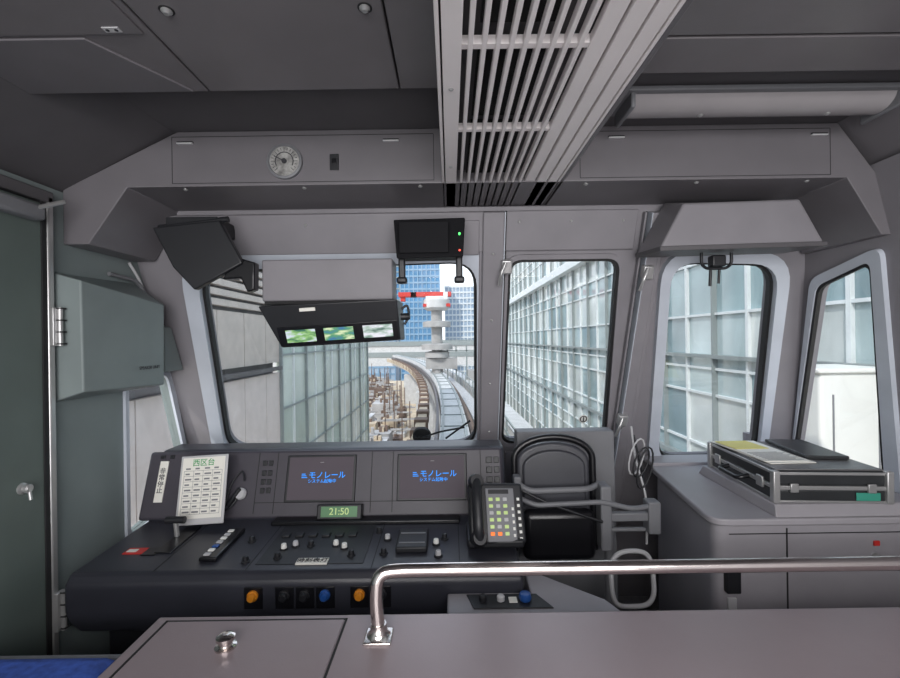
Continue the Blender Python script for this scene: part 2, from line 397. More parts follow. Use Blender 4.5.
# CCTV monitor bank
g = group('cctv_monitor_bank')
box('cover', (-.745, 1.79, 1.76), (-.225, 1.92, 1.925), M_front, g, .006)
multibox('cover_gap', [((-.74, 1.80, 1.748), (-.23, 1.9, 1.762))], M_seam, g, 0)
hexa('case', [(-.665, 1.775, 1.575), (-.195, 1.775, 1.60), (-.195, 1.95, 1.60), (-.665, 1.95, 1.575),
              (-.73, 1.71, 1.735), (-.20, 1.71, 1.755), (-.20, 1.93, 1.76), (-.73, 1.93, 1.74)], M_black, g, .006)
CF = frame((-.665, 1.775, 1.575), (1, 0, .052), (0, -.065, .155))
box('bezel', (.0, .006, 0), (.465, .085, .004), M_blackg, g, .002, CF)
def cam_picture(nm, a, b, c):
    m = bpy.data.materials.new(nm); m.use_nodes = True; nt = m.node_tree; p = nt.nodes['Principled BSDF']
    tc = nt.nodes.new('ShaderNodeTexCoord'); v = nt.nodes.new('ShaderNodeTexNoise'); v.inputs['Scale'].default_value = 38; v.inputs['Detail'].default_value = 3
    mp = nt.nodes.new('ShaderNodeMapping'); mp.inputs['Rotation'].default_value = (0, 0, .6); mp.inputs['Scale'].default_value = (.5, 1.6, 1)
    r = nt.nodes.new('ShaderNodeValToRGB'); e = r.color_ramp.elements
    e[0].position = .35; e[1].position = .62
    e[0].color = lin(a); e[1].color = lin(b); x = e.new(.5); x.color = lin(c)
    nt.links.new(tc.outputs['Object'], mp.inputs['Vector']); nt.links.new(mp.outputs['Vector'], v.inputs['Vector']); nt.links.new(v.outputs['Fac'], r.inputs['Fac'])
    nt.links.new(r.outputs['Color'], p.inputs['Emission Color']); p.inputs['Emission Strength'].default_value = .9
    p.inputs['Base Color'].default_value = (.02, .02, .02, 1)
    return m
for x, cols in ((.030, ((50, 110, 90), (215, 225, 240), (150, 200, 120))), (.178, ((60, 120, 170), (220, 235, 190), (90, 160, 110))), (.330, ((90, 120, 110), (240, 240, 250), (180, 200, 190)))):
    box('screen', (x, .020, .004), (x+.115, .072, .006), cam_picture('cctv_picture', *cols), g, .001, CF)
box('label', (.10, .145, .0), (.16, .158, .004), M_paper, g, 0, CF)
lathe('knob', [(.014, 0), (.014, .03), (.01, .035)], frame((-.19, 1.76, 1.69), (0, 1, 0), (0, 0, 1)), M_black, g)
tube('cord', [(-.19, 1.77, 1.72), (-.165, 1.77, 1.74), (-.16, 1.78, 1.69), (-.18, 1.78, 1.66)], .005, M_black, g, .02)

# ------------------------------------------------------------------ left wall boxes
g = group('wall_speaker_box')
hexa('case', [(XL, 1.545, 1.40), (-1.26, 1.545, 1.435), (-1.24, 1.95, 1.42), (XL, 1.95, 1.40),
              (XL, 1.545, 1.85), (-1.265, 1.545, 1.82), (-1.235, 1.95, 1.765), (XL, 1.95, 1.86)], M_wall, g, .006)
text('lettering', 'SPEAKER UNIT', .018, frame((-1.2385, 1.85, 1.50), (.02, .4, 0), (0, 0, 1)), M_ink, g, .004)
g = group('wall_terminal_box')
hexa('case', [(XL, 2.02, 1.46), (-1.28, 2.02, 1.47), (-1.28, 2.16, 1.47), (XL, 2.16, 1.46),
              (XL, 2.02, 1.70), (-1.28, 2.02, 1.67), (-1.28, 2.07, 1.67), (XL, 2.07, 1.70)], M_wall, g, .005)
g = group('conduit_cable')
tube('conduit', [(XL+.01, 1.80, 1.88), (XL+.02, 1.95, 1.87), (XL+.03, 2.0, 1.80), (XL+.03, 2.04, 1.72)], .008, M_grey, g, .04)
tube('conduit_2', [(XL+.02, 1.90, 1.94), (XL+.02, 1.96, 1.88), (XL+.02, 2.03, 1.75)], .006, M_lgrey, g, .04)

# ------------------------------------------------------------------ driver console
g = group('driver_console')
x0, x1 = -1.25, .225
prof = [(1.50, .64), (1.455, .70), (1.44, .74), (1.44, .825), (1.465, .855), (1.83, .872), (1.845, .872), (1.93, 1.118), (1.955, 1.135), (2.08, 1.135), (2.08, .64)]
KM = frame((x0, 0, 0), (0, 1, 0), (0, 0, 1))
prism('body', prof, x1-x0, KM, M_desk, g, .012)
box('pedestal', (-1.20, 1.56, 0.0), (.2, 2.1, .66), M_black, g, .01)
PM = frame((0, 1.845, .872), (1, 0, 0), (0, .085, .246))  # back panel, +z toward driver
box('panel', (x0-.04, .0, -.02), (x1-.01, .275, .006), M_deskp, g, .012, PM)
multibox('panel_seams', [((x, .02, .006), (x+.003, .265, .0068)) for x in (-.82, -.74, -.34, -.25, .12)]+[((-.82, .062, .006), (.12, .065, .0068))], M_seam, g, 0, PM)
for sx in (-.688, -.222):
    box('screen_bezel', (sx-.008, .062, .004), (sx+.285, .252, .012), M_black, g, .004, PM)
    box('screen', (sx+.003, .072, .0115), (sx+.274, .243, .013), M_scr, g, .001, PM)
    text('screen_title', 'モノレール', .031, PM @ T(sx+.165, .168, .013), M_cyan, g)
    text('screen_subtitle', 'システム起動中', .017, PM @ T(sx+.145, .145, .013), M_cyan, g)
    multibox('screen_mark', [((sx+.058, .159+k*.007, .0135), (sx+.082-.004*k, .162+k*.007, .0142)) for k in range(3)], M_cyan, g, 0, PM)
    text('screen_status', '––', .014, PM @ T(sx+.14, .222, .013), M_lgrey, g)
bt = []
for x in (-.80, -.775):
    for y in (.10, .135, .17, .21): bt.append(((x, y, .006), (x+.018, y+.022, .012)))
for y in (.09, .13, .17, .21, ): bt += [((.145, y, .006), (.17, y+.025, .012)), ((.178, y, .006), (.2, y+.025, .012))]
for x in (-1.24, -1.2): bt.append(((x, .245, .006), (x+.02, .26, .012)))
multibox('panel_buttons', bt, M_black, g, .002, PM)
box('clock_case', (-.545, -.004, .0), (-.365, .055, .05), M_black, g, .005, PM)
box('clock_lcd', (-.528, .006, .05), (-.382, .046, .051), M_lcdg, g, .001, PM)
text('clock_digits', '21:50', .036, PM @ T(-.455, .026, .051), M_key, g)
box('shelf_strip', (-.72, 1.78, .868), (.03, 1.835, .885), M_blackg, g, .005)
DT = frame((0, 0, .855-1.465*.0466), (1, 0, 0), (0, 1, .0466))
multibox('desk_seams', [((x, 1.47, 0), (x+.003, 1.82, .0008)) for x in (-.98, -.68, -.27, .02)], M_seam, g, 0, DT)
box('lever_slot', (-1.05, 1.58, 0), (-.99, 1.78, .006), M_blackg, g, .003, DT)
tube('lever_stem', [(-1.04, 1.70, .86), (-1.04, 1.69, .93)], .009, M_steel, g)
tube('lever_grip', [(-1.075, 1.69, .935), (-1.005, 1.69, .935)], .013, M_black, g)
box('selector_base', (-.86, 1.52, 0), (-.80, 1.74, .016), M_blackg, g, .005, DT)
for k, m in enumerate((M_lgrey, M_white, M_blue, M_lgrey, M_white, M_lgrey, M_white)):
    box('selector_key', (-.850, 1.53+k*.028, .016), (-.828, 1.548+k*.028, .022), m, g, .003, DT)
def knob(x, y, m, r=.016, h=.03):
    lathe('knob_base', [(r*1.5, 0), (r*1.5, .004), (r*1.3, .006)], DT @ T(x, y), M_black, g, 20)
    lathe('knob', [(r, .004), (r, h*.6), (r*.85, h), (r*.4, h*1.1)], DT @ T(x, y), m, g, 20)
for x, y, m in ((-.60, 1.60, M_white), (-.565, 1.62, M_lgrey), (-.51, 1.62, M_black), (-.42, 1.62, M_white), (-.60, 1.54, M_black), (-.385, 1.60, M_white),
                (-.28, 1.72, M_black), (-.35, 1.55, M_black), (-.24, 1.66, M_lgrey), (-.06, 1.62, M_white), (-.03, 1.66, M_black), (-.70, 1.52, M_black),
                (-.24, 1.56, M_black), (-.05, 1.54, M_lgrey), (-.74, 1.66, M_black)):
    knob(x, y, m, .010, .020)
multibox('rocker_switches', [((x, 1.68, 0), (x+.03, 1.71, .010)) for x in (-.64, -.59, -.54, -.49, -.44, -.39)], M_black, g, .003, DT)
multibox('desk_insert', [((-.66, 1.50, 0), (-.30, 1.80, .002))], M_black, g, .001, DT)
box('ticket_printer', (-.20, 1.56, 0), (-.09, 1.70, .022), M_black, g, .006, DT)
multibox('printer_slot', [((-.19, 1.59, .022), (-.10, 1.595, .024)), ((-.19, 1.66, .022), (-.10, 1.665, .024))], M_grey, g, 0, DT)
box('label_plate', (-.525, 1.495, 0), (-.42, 1.53, .006), M_paper, g, .001, DT)
text('label_text', '時刻表灯', .026, DT @ T(-.472, 1.512, .006), M_ink, g)
box('warning_card', (-1.16, 1.58, 0), (-1.09, 1.62, .003), M_red, g, 0, DT)
box('warning_card_panel', (-1.155, 1.59, .003), (-1.12, 1.61, .0035), M_paper, g, 0, DT)
box('dark_card', (-1.09, 1.57, 0), (-1.04, 1.62, .003), M_blackg, g, 0, DT)
FA = frame((0, 1.44, 0), (1, 0, 0), (0, 0, 1))
for x, m in ((-.64, M_orange), (-.54, M_black), (-.475, M_black), (-.41, M_blue), (-.30, M_orange), (-.23, M_black)):
    box('button_plate', (x-.03, .745, 0), (x+.03, .815, .004), M_blackg, g, .004, FA)
    lathe('push_button', [(.017, .003), (.017, .012), (.013, .013), (.013, .022), (.010, .026)], FA @ T(x, .79), m, g, 22)

g = group('panel_microphone')
lathe('head', [(.022, 0), (.024, .012), (.018, .022)], PM @ T(-.875, .10, .008), M_lgrey, g)
tube('cord', [PM @ Vector(p) for p in ((-.875, .10, .02), (-.90, .05, .03), (-.93, .03, .03), (-.92, .14, .02), (-.88, .20, .015), (-.865, .15, .02))], .004, M_black, g, .03)
tube('grip', [PM @ Vector((-.92, .055, .02)), PM @ Vector((-.875, .12, .03))], .009, M_black, g)

g = group('timetable_card')
CD = frame((-.995, 1.79, 1.02), (1, 0, .05), (-.05, .30, 1))
box('holder', (-.095, -.135, -.008), (.095, .128, 0), M_lgrey, g, .004, CD)
box('sheet', (-.085, -.112, 0), (.085, .120, .002), M_paper, g, .001, CD)
text('heading', '西区台', .030, CD @ T(0, .098, .002), M_green, g)
rows = []
for k in range(9):
    y = .068-k*.0205
    rows.append(((-.076, y, .002), (.076, y+.0012, .0026)))
    for c in range(4):
        rows.append(((-.070+c*.038, y+.006, .002), (-.070+c*.038+random.uniform(.016, .028), y+.012, .0026)))
rows += [((-.076+c*.038, -.096, .002), (-.075+c*.038, .068, .0026)) for c in range(5)]
multibox('table_print', rows, M_grey, g, 0, CD)
tube('stand', [(-.985, 1.80, .875), (-.985, 1.81, .94)], .01, M_black, g)
g = group('notice_strip')
box('strip', (-1.235, .07, .0065), (-1.20, .235, .012), M_paper, g, .001, PM)
text('strip_text', '非\n常\n停\n止', .026, PM @ T(-1.2175, .155, .012), M_ink, g)

# ------------------------------------------------------------------ telephone
g = group('desk_telephone')
TM = frame((.15, 1.60, .968), (1, .12, -.05), (-.05, .55, 1))
box('foot', (.05, 1.56, .869), (.25, 1.73, .90), M_black, g, .01)
box('base', (-.09, -.09, -.035), (.11, .115, 0), M_black, g, .010, TM)
box('keypad_plate', (-.03, -.085, 0), (.075, .095, .006), M_grey, g, .004, TM)
box('display', (-.02, .075, .006), (.055, .09, .008), M_black, g, .001, TM)
keys = []
for r in range(6):
    for c in range(3):
        keys.append(((-.020+c*.026, .050-r*.023, .006), (-.020+c*.026+.015, .050-r*.023+.012, .010), 1 if (r == 5 and c < 2) else (2 if (c+r) % 3 == 2 else 0)))
multibox('keys', keys, [M_key, M_keyo, M_lgrey], g, .002, TM)
multibox('side_keys', [((.062, -.07+.022*k, .006), (.070, -.06+.022*k, .009)) for k in range(5)]+[((.085, -.08+.022*k, 0), (.095, -.07+.022*k, .003)) for k in range(7)], M_white, g, .001, TM)
tube('handset_grip', [TM @ Vector(p) for p in ((-.065, -.075, .03), (-.07, -.04, .055), (-.07, .06, .055), (-.065, .115, .03))], .018, M_black, g, .03)
lathe('earpiece', [(.025, 0), (.029, .015), (.022, .04)], TM @ T(-.065, .115, .005), M_black, g)
lathe('mouthpiece', [(.025, 0), (.029, .015), (.022, .04)], TM @ T(-.065, -.075, .005), M_black, g)

g = group('auxiliary_control_pod')
prism('body', [(-.02, 1.32), (.50, 1.32), (.47, 1.39), (.29, 1.55), (.245, 1.55), (.245, 1.435), (-.02, 1.435)], .13, T(0, 0, .66), M_cab, g, .006)
prism('plate', [(.06, 1.345), (.30, 1.345), (.26, 1.42), (.04, 1.42)], .004, T(0, 0, .79), M_black, g, .002)
for x, m in ((.09, M_black), (.145, M_lgrey)):
    lathe('button', [(.012, 0), (.012, .014), (.008, .018)], T(x, 1.385, .793), m, g, 20)
lathe('blue_switch', [(.016, 0), (.020, .010), (.016, .022), (.01, .024)], T(.22, 1.385, .793), M_blue, g, 20)
box('white_tag', (.17, 1.37, .793), (.195, 1.40, .796), M_paper, g, .001)

# ------------------------------------------------------------------ folded jump seat
g = group('folding_seat')
A = frame((.425, 1.90, .72), (1, 0, 0), (0, .05, 1))
def arch(w, h, base=0, n=16):
    pts = [(-w, base)]
    for k in range(n+1):
        a = math.pi*(1-k/n); pts.append((w*math.cos(a), h-w*.55+w*.55*math.sin(a)))
    pts.append((w, base)); return pts
prism('backrest', arch(.152, .44), .035, A, M_pad, g, .012)
prism('back_cushion', arch(.130, .41, .18), .018, A @ T(0, 0, .033), M_pad, g, .008)
tube('back_rim', [A @ Vector((x, y, .032)) for x, y in arch(.164, .462)], .014, M_blackg, g)
box('seat_pad', (-.142, -.02, .045), (.15, .18, .11), M_blackg, g, .03, A)
tube('frame_bar', [(.262, 1.84, 1.01), (.31, 1.82, .98), (.55, 1.82, .985), (.60, 1.86, .99)], .012, M_grey, g, .03)
tube('frame_bar_2', [(.262, 1.83, .955), (.33, 1.80, .93), (.60, 1.80, .94), (.72, 1.80, .91), (.84, 1.84, .91)], .010, M_grey, g, .03)
tube('frame_bar_3', [(.262, 1.83, .99), (.40, 1.80, .93), (.60, 1.80, .86)], .006, M_black, g, .03)
box('bracket', (.250, 1.81, .93), (.278, 1.86, 1.04), M_grey, g, .005)
box('hinge_block', (.595, 1.80, .74), (.64, 1.88, 1.00), M_grey, g, .008)
multibox('slide', [((.62, 1.82, .85), (.84, 1.85, .885)), ((.79, 1.81, .80), (.84, 1.87, .93)), ((.63, 1.84, .80), (.83, 1.86, .815))], M_grey, g, .006)
tube('leg_loop', [(.60, 1.70, .62), (.60, 1.72, .74), (.64, 1.72, .78), (.73, 1.72, .78), (.76, 1.72, .74), (.76, 1.70, .62), (.73, 1.70, .58), (.62, 1.70, .58)], .009, M_lgrey, g, .04, True)
tube('post', [(.66, 1.9, 0), (.66, 1.9, .90)], .02, M_grey, g)
box('foot', (.56, 1.83, 0), (.76, 1.97, .02), M_grey, g, .005)
hexa('locker', [(.30, 2.06, .0), (.76, 2.06, .0), (.76, 2.34, .0), (.30, 2.34, .0),
                (.30, 2.06, 1.17), (.745, 2.06, 1.17), (.745, 2.15, 1.17), (.30, 2.15, 1.17)], M_grey, g, .006)

g = group('hanging_cable_loop')
for k, (dx, r) in enumerate(((0, .08), (.012, .065), (.02, .09))):
    pts = []
    for i in range(16):
        a = 2*math.pi*i/16
        pts.append((.83+dx+.03*math.cos(a)+.02*math.sin(a), 2.02-.02*k, 1.06-.02*k+r*math.sin(a)))
    tube('cable', pts, .004, (M_lgrey, M_black, M_black)[k], g, 0, True)
tube('lead', [(.85, 2.1, 1.14), (.86, 2.04, 1.0), (.85, 1.99, .95), (.855, 1.97, .80)], .005, M_black, g, .05)
tube('lead_2', [(.84, 2.1, 1.18), (.83, 2.04, 1.05), (.85, 1.97, .90), (.84, 1.95, .70)], .005, M_lgrey, g, .05)
tube('hook', [FP(.85, 1.17, 0), FP(.85, 1.17, .06), FP(.85, 1.2, .07)], .006, M_steel, g)

# ------------------------------------------------------------------ right cabinet
g = group('equipment_cabinet')
plan = rounded([Vector(p) for p in ((.92, 1.58, 0), (1.78, 1.58, 0), (1.78, 2.22, 0), (1.0, 2.22, 0))], .05)
prism('body', [(p.x, p.y) for p in plan], .94, T(0, 0, 0), M_cab, g, 0)
plan = rounded([Vector(p) for p in ((.90, 1.56, 0), (1.785, 1.56, 0), (1.785, 2.25, 0), (.98, 2.25, 0))], .07)
prism('top', [(p.x, p.y) for p in plan], .025, T(0, 0, .935), M_cab, g, .006)
hexa('raised_shelf', [(1.13, 1.57, .96), (1.60, 1.57, .96), (1.64, 2.10, .96), (1.15, 2.10, .96),
                      (1.14, 1.59, 1.0), (1.59, 1.59, 1.0), (1.63, 2.08, 1.0), (1.16, 2.08, 1.0)], M_cab, g, .004)
multibox('door_seams', [((1.17, 1.577, .1), (1.174, 1.582, .92)), ((.97, 1.577, .90), (1.74, 1.582, .903))], M_seam, g, 0)
box('socket', (.95, 1.56, .70), (1.0, 1.585, .80), M_black, g, .005)
box('white_strip', (.96, 1.572, .55), (.99, 1.58, .68), M_lgrey, g, .002)
for x in (1.48,): lathe('lock', [(.012, 0), (.012, .006)], frame((x, 1.58, .82), (1, 0, 0), (0, 0, 1)), M_steel, g, 16)
box('hazard_tag', (1.475, 1.574, .855), (1.495, 1.58, .872), M_red, g, .001)
box('sill', (.99, 2.22, .955), (1.785, 2.37, .975), M_cab, g, .004)

g = group('equipment_case')
CM = Matrix.Translation((1.36, 1.82, 1.0)) @ Matrix.Rotation(math.radians(-4), 4, 'Z')
a, b = .19, .225
box('lower_shell', (-a, -b, .0), (a, b, .05), M_case, g, .010, CM)
box('upper_shell', (-a, -b, .056), (a, b, .112), M_case, g, .012, CM)
multibox('trim', [((-a-.005, -b-.005, .046), (a+.005, b+.005, .060)), ((-a-.003, -b-.003, .098), (a+.003, b+.003, .108)),
                  ((-a-.003, -b-.003, .0), (a+.003, b+.003, .008))], M_steel, g, .002, CM)
box('lid_plate', (-a+.008, -b+.008, .112), (a-.008, b-.008, .117), M_lid, g, .003, CM)
for y in (-.15, .15):
    box('latch', (-a-.012, y-.02, .035), (-a-.003, y+.02, .075), M_steel, g, .003, CM)
for x in (-.13, .13):
    box('front_latch', (x-.014, -b-.012, .038), (x+.014, -b-.003, .070), M_steel, g, .003, CM)
tube('handle', [CM @ Vector(p) for p in ((-a, -.07, .05), (-a-.045, -.07, .04), (-a-.045, .07, .04), (-a, .07, .05))], .009, M_blackg, g, .02)
box('tag', (.08, -b-.006, .010), (.16, -b-.003, .038), M_teal, g, .001, CM)
for x in (-a, a):
    for y in (-b, b): box('corner', (x-.012, y-.012, 0), (x+.012, y+.012, .114), M_steel, g, .004, CM)
g = group('clipboard_papers')
C2 = CM @ Matrix.Translation((-.10, .05, .118)) @ Matrix.Rotation(math.radians(6), 4, 'Z')
box('paper', (-.085, -.20, 0), (.09, .16, .003), M_paper, g, 0, C2)
box('paper_2', (-.08, -.185, .0032), (.088, .15, .006), M_paper, g, 0, C2 @ Matrix.Rotation(math.radians(-4), 4, 'Z'))
box('yellow_form', (-.08, -.0, .0062), (.06, .14, .008), M_yel, g, 0, C2)
multibox('printed_lines', [((-.07, -.17+.016*k, .0062), (.07-.02*(k % 2), -.166+.016*k, .0068)) for k in range(8)], M_grey, g, 0, C2)
g = group('document_folder')
FM2 = CM @ Matrix.Translation((.088, .06, .118)) @ Matrix.Rotation(math.radians(-4), 4, 'Z')
box('folder', (-.065, -.15, 0), (.085, .14, .014), M_case, g, .003, FM2)
box('page_block', (-.060, -.147, .003), (.0865, .137, .011), M_paper, g, .001, FM2)

# ------------------------------------------------------------------ partition counter + rail
g = group('partition_counter')
box('body', (-.69, .40, 0), (1.79, 1.055, .93), M_counter, g, .004)
box('top', (-.70, .38, .93), (1.795, 1.07, .95), M_counter, g, .006)
box('lid', (-.665, .42, .9495), (-.255, 1.045, .953), M_counter, g, .002)
multibox('lid_seam', [((-.672, .42, .9495), (-.667, 1.052, .9512)), ((-.253, .42, .9495), (-.248, 1.052, .9512)), ((-.672, 1.047, .9495), (-.248, 1.052, .9512))], M_seam, g, 0)
lathe('lid_knob_rose', [(.022, 0), (.022, .004), (.014, .006), (.014, .014), (.019, .018), (.019, .024), (.012, .028)], T(-.485, .955, .952), M_chrome, g)
g = group('handrail')
tube('pipe', [(-.165, .985, .965), (-.172, .99, 1.04), (-.165, .995, 1.085), (-.12, 1.0, 1.088), (1.78, 1.0, 1.088)], .0145, M_chrome, g, .035, False, 8)
lathe('flange', [(.026, 0), (.026, .006), (.019, .014), (.017, .03)], T(-.165, .985, .95), M_chrome, g)
box('base_plate', (-.195, .955, .949), (-.135, 1.01, .956), M_chrome, g, .003)
screw(T(-.15, .966, .956), g, .006)
g = group('passenger_seat')
box('cushion_back', (-1.35, .86, .45), (-.74, 1.02, .905), M_seatb, g, .035)
box('seat_base', (-1.35, .35, .25), (-.74, .86, .45), M_seatb, g, .03)
box('shell', (-1.36, 1.02, .2), (-.735, 1.05, .88), M_grey, g, .01)
box('plinth', (-1.33, .4, 0), (-.76, 1.0, .26), M_grey, g, .01)

# ------------------------------------------------------------------ outdoors
O_tan = mat('cladding_tan', (208, 196, 188), .6, var=.08)
O_tan2 = mat('cladding_pink_beige', (224, 212, 208), .6, var=.06)
O_dark = mat('cladding_dark', (100, 96, 98), .5)
O_mul = mat('mullion_white', (220, 225, 226), .4)
O_mulg = mat('mullion_grey', (140, 148, 148), .4)
O_p = [mat('pane_%d' % i, c, .08, var=.28, scale=.9, spec=.9) for i, c in enumerate(((156, 178, 182), (178, 194, 196), (136, 158, 164), (204, 210, 208)))]
O_pl = [mat('screen_pane_%d' % i, c, .2, var=.15, scale=1.1, spec=.8) for i, c in enumerate(((196, 208, 200), (208, 216, 208), (182, 198, 190), (224, 226, 220)))]
O_conc = mat('concrete_beam', (200, 200, 200), .8, var=.1, scale=3)
O_ground = mat('ground_ochre', (196, 184, 166), .9, var=.3, scale=.4)
O_roof = mat('roof_ochre', (190, 174, 152), .9, var=.3, scale=1)
O_roofg = mat('roof_grey', (168, 166, 165), .9, var=.25, scale=1)
O_brn = mat('girder_brown', (112, 94, 84), .8, var=.2)
O_red = mat('crane_red', (200, 58, 50), .6)
O_blue = mat('tower_glass_blue', (84, 134, 172), .2, var=.2, scale=.3)

g = group('glazed_station_facade')
it = []
X = 3.0; ys = [2.2+1.15*k for k in range(22)]; zs = []; z = -3.4
while z < 8:
    zs.append(z); z += .62 if len(zs) % 3 else .30
for i in range(len(ys)-1):
    for j in range(len(zs)-1):
        k = random.choice((0, 0, 1, 1, 2, 2, 3))
        if zs[j] < .5 and random.random() < .4: k = 3  # palest panes favoured low down: white reflection put into the pane colour
        it.append(((X, ys[i], zs[j]), (X+.05, ys[i+1], zs[j+1]), k))
multibox('panes', it, O_p, g)
it = [((X-.035, y-.02, -3.4), (X+.01, y+.02, 8)) for y in ys]+[((X-.03, 2.2, z-.014), (X+.01, ys[-1], z+.014)) for z in zs]
multibox('mullions', it, O_mul, g)
multibox('ducts', [((X-.08, 2.2, 1.34), (X, 26, 1.38)), ((X-.08, 2.2, .04), (X, 26, .10))], O_mulg, g)
multibox('fin_strips', [((X-.06, y+.55, -3.4), (X, y+.57, 8)) for y in ys[:-1]], O_mulg, g)
multibox('floor_slabs', [((X+.0, 2.2, -3.6), (X+.4, 26, -3.4)), ((X-.2, 2.2, 3.2), (X, 26, 3.4))], O_mul, g)

g = group('platform_screen_wall')
it = []; ys = [6.6+1.15*k for k in range(7)]; zs = [-2.6+.8*k for k in range(10)]
for i in range(len(ys)-1):
    for j in range(len(zs)-1):
        it.append(((-2.56, ys[i], zs[j]), (-2.5, ys[i+1], zs[j+1]), random.choice((0, 1, 1, 2, 3))))
multibox('panes', it, O_pl, g)
multibox('mullions', [((-2.5, y-.025, -2.6), (-2.46, y+.025, 4.6)) for y in ys]+[((-2.5, 6.6, z-.015), (-2.47, ys[-1], z+.015)) for z in zs], O_mulg, g)
multibox('mullions_light', [((-2.5, y+.5, -2.6), (-2.475, y+.56, 4.6)) for y in ys[:-1]], O_mul, g)
it = []
y = 2.3
while y < 6.5:
    it.append(((-2.55, y, -2.6), (-2.5, y+.62, 1.15), 0)); it.append(((-2.56, y, 1.3), (-2.50, y+.62, 1.95), 1)); y += .635
multibox('cladding', it, [O_tan2, O_tan], g)
multibox('louvres', [((-2.56, 2.3, 2.0+.11*k), (-2.48, 6.5, 2.07+.11*k)) for k in range(24)], O_tan, g)
multibox('dark_band', [((-2.6, 2.3, -2.6), (-2.565, 6.5, 4.8)), ((-2.5, 2.3, 1.19), (-2.44, 6.55, 1.24)), ((-2.5, 2.3, -.5), (-2.47, 6.5, -.4))], O_dark, g)

g = group('monorail_guideway')
def cx(y): return .12-(max(0, y-9)**2)*.0030
def sweep(name, off, w, z0, z1, m, ya=3.2, yb=58):
    vs, fs = [], []; n = 60
    for i in range(n+1):
        y = ya+(yb-ya)*(i/n)**1.6
        d = (cx(y+.1)-cx(y))/.1; L = math.hypot(1, d); nx, ny = 1/L, -d/L
        for s in (off-w/2, off+w/2):
            vs.append((cx(y)+nx*s, y+ny*s, z0)); vs.append((cx(y)+nx*s, y+ny*s, z1))
        if i:
            a = (i-1)*4; b = i*4
            fs += [(a, a+1, b+1, b), (a+1, a+3, b+3, b+1), (a+3, a+2, b+2, b+3), (a+2, a, b, b+2)]
    me = bpy.data.meshes.new(name); me.from_pydata(vs, [], fs)
    return finish(name, me, m, g, 0, None, 30)
M_grate = mat('walkway_grate', (186, 186, 188), .7, var=.3, scale=12)
sweep('running_beam', -.05, .62, -1.7, -.35, O_conc)
sweep('guide_rail', -.30, .05, -.35, -.30, O_mulg)
sweep('guide_rail_2', .18, .05, -.35, -.30, O_mulg)
sweep('cable_trough', .42, .14, -.9, -.6, O_brn)
sweep('power_rail', -.46, .08, -.9, -.6, O_dark)
sweep('walkway', .85, .45, -.95, -.85, M_grate)
sweep('walkway_rail', 1.12, .03, -.2, -.17, O_mulg)
sweep('walkway_rail_2', 1.12, .03, -.5, -.47, O_mulg)
sweep('second_beam', 1.75, .6, -1.9, -.75, O_conc)
sweep('opposite_rib', -.95, .28, -1.2, -.80, O_roof)
vs = []
for k in range(34):
    y = 4+1.5*k; c = cx(y)
    vs.append(((c+1.10, y, -.9), (c+1.14, y+.04, -.17), 0))
    vs.append(((c-1.15, y, -1.1), (c-.76, y+.45, -.72), 1))
    vs.append(((c-.36, y, -.345), (c+.25, y+.07, -.325), 0))
multibox('posts', vs, [O_mulg, O_brn], g)
multibox('piers', [((cx(y)-1.2, y, -12), (cx(y)+1.3, y+1.2, -1.7)) for y in (14, 28, 42)], O_conc, g)

box('ground_plane', (-160, -20, -12.2), (160, 260, -12), O_ground, None, 0)
g = group('low_rooftops')
it = [((-34, 15, -12), (-2.4, 66, -4.4), 0), ((2.2, 16, -12), (20, 66, -4.4), 1)]
for k in range(230):
    y = random.uniform(15, 64); w = random.uniform(.4, 1.6); x = cx(min(y, 58))-1.8-w-random.uniform(0, 1)**1.5*13; h = random.uniform(-4.3, -3.0)
    it.append(((x, y, -5), (x+w, y+w*random.uniform(.6, 1.6), h), random.choice((0, 1, 1, 3, 2))))
    for q in range(3):
        a = x+random.uniform(.1, .7)*w; b = y+random.uniform(.1, .6)*w
        it.append(((a, b, h), (a+.15, b+.2, h+random.uniform(.1, .35)), random.choice((1, 2, 0, 2))))
for k in range(60):
    y = random.uniform(15, 60); x = cx(y)-random.uniform(1.6, 6)
    it.append(((x, y, -5), (x+.06, y+.06, random.uniform(-2.6, -1.4)), 2))
    it.append(((x-.6, y, -3.3), (x+.8, y+.08, -3.2), 1))
for k in range(70):
    y = random.uniform(16, 64); x = random.uniform(2.8, 12); w = random.uniform(.8, 2)
    it.append(((x, y, -5), (x+w, y+w, random.uniform(-4.2, -2.2)), random.choice((0, 1, 3))))
multibox('roofs', it, [O_roof, O_roofg, O_brn, O_conc], g)
g = group('control_mast')
tube('column', [(-.75, 26, -8), (-.75, 26, 4.1)], .32, O_roofg, g)
for z, w in ((1.0, .9), (.55, .7), (2.3, .8)):
    lathe('gallery', [(w, 0), (w, .3), (w*.7, .35)], T(-.75, 26, z), O_roofg, g)
lathe('cabin', [(.55, 0), (.75, .15), (.75, .6), (.6, .75)], T(-.75, 26, 3.25), O_conc, g)
multibox('crane_beam', [((-2.9, 25.6, 4.05), (.1, 26.3, 4.30), 0), ((-1.5, 25.5, 3.45), (.05, 26.4, 3.62), 0), ((-1.35, 25.5, 3.85), (-.1, 26.4, 4.05), 1),
                        ((-2.8, 25.7, 3.8), (-2.55, 26.2, 4.05), 0), ((-2.2, 25.6, 4.05), (-1.9, 26.31, 4.305), 1), ((-.35, 25.59, 4.05), (-.1, 26.31, 4.305), 1)], [O_red, O_mul], g)
multibox('deck', [((.8, 25.5, -2), (2.4, 27, -1.0)), ((1.0, 25.5, -1), (2.2, 26.8, -.2)), ((-1.4, 25.6, -.1), (.4, 26.6, .5))], O_roofg, g)
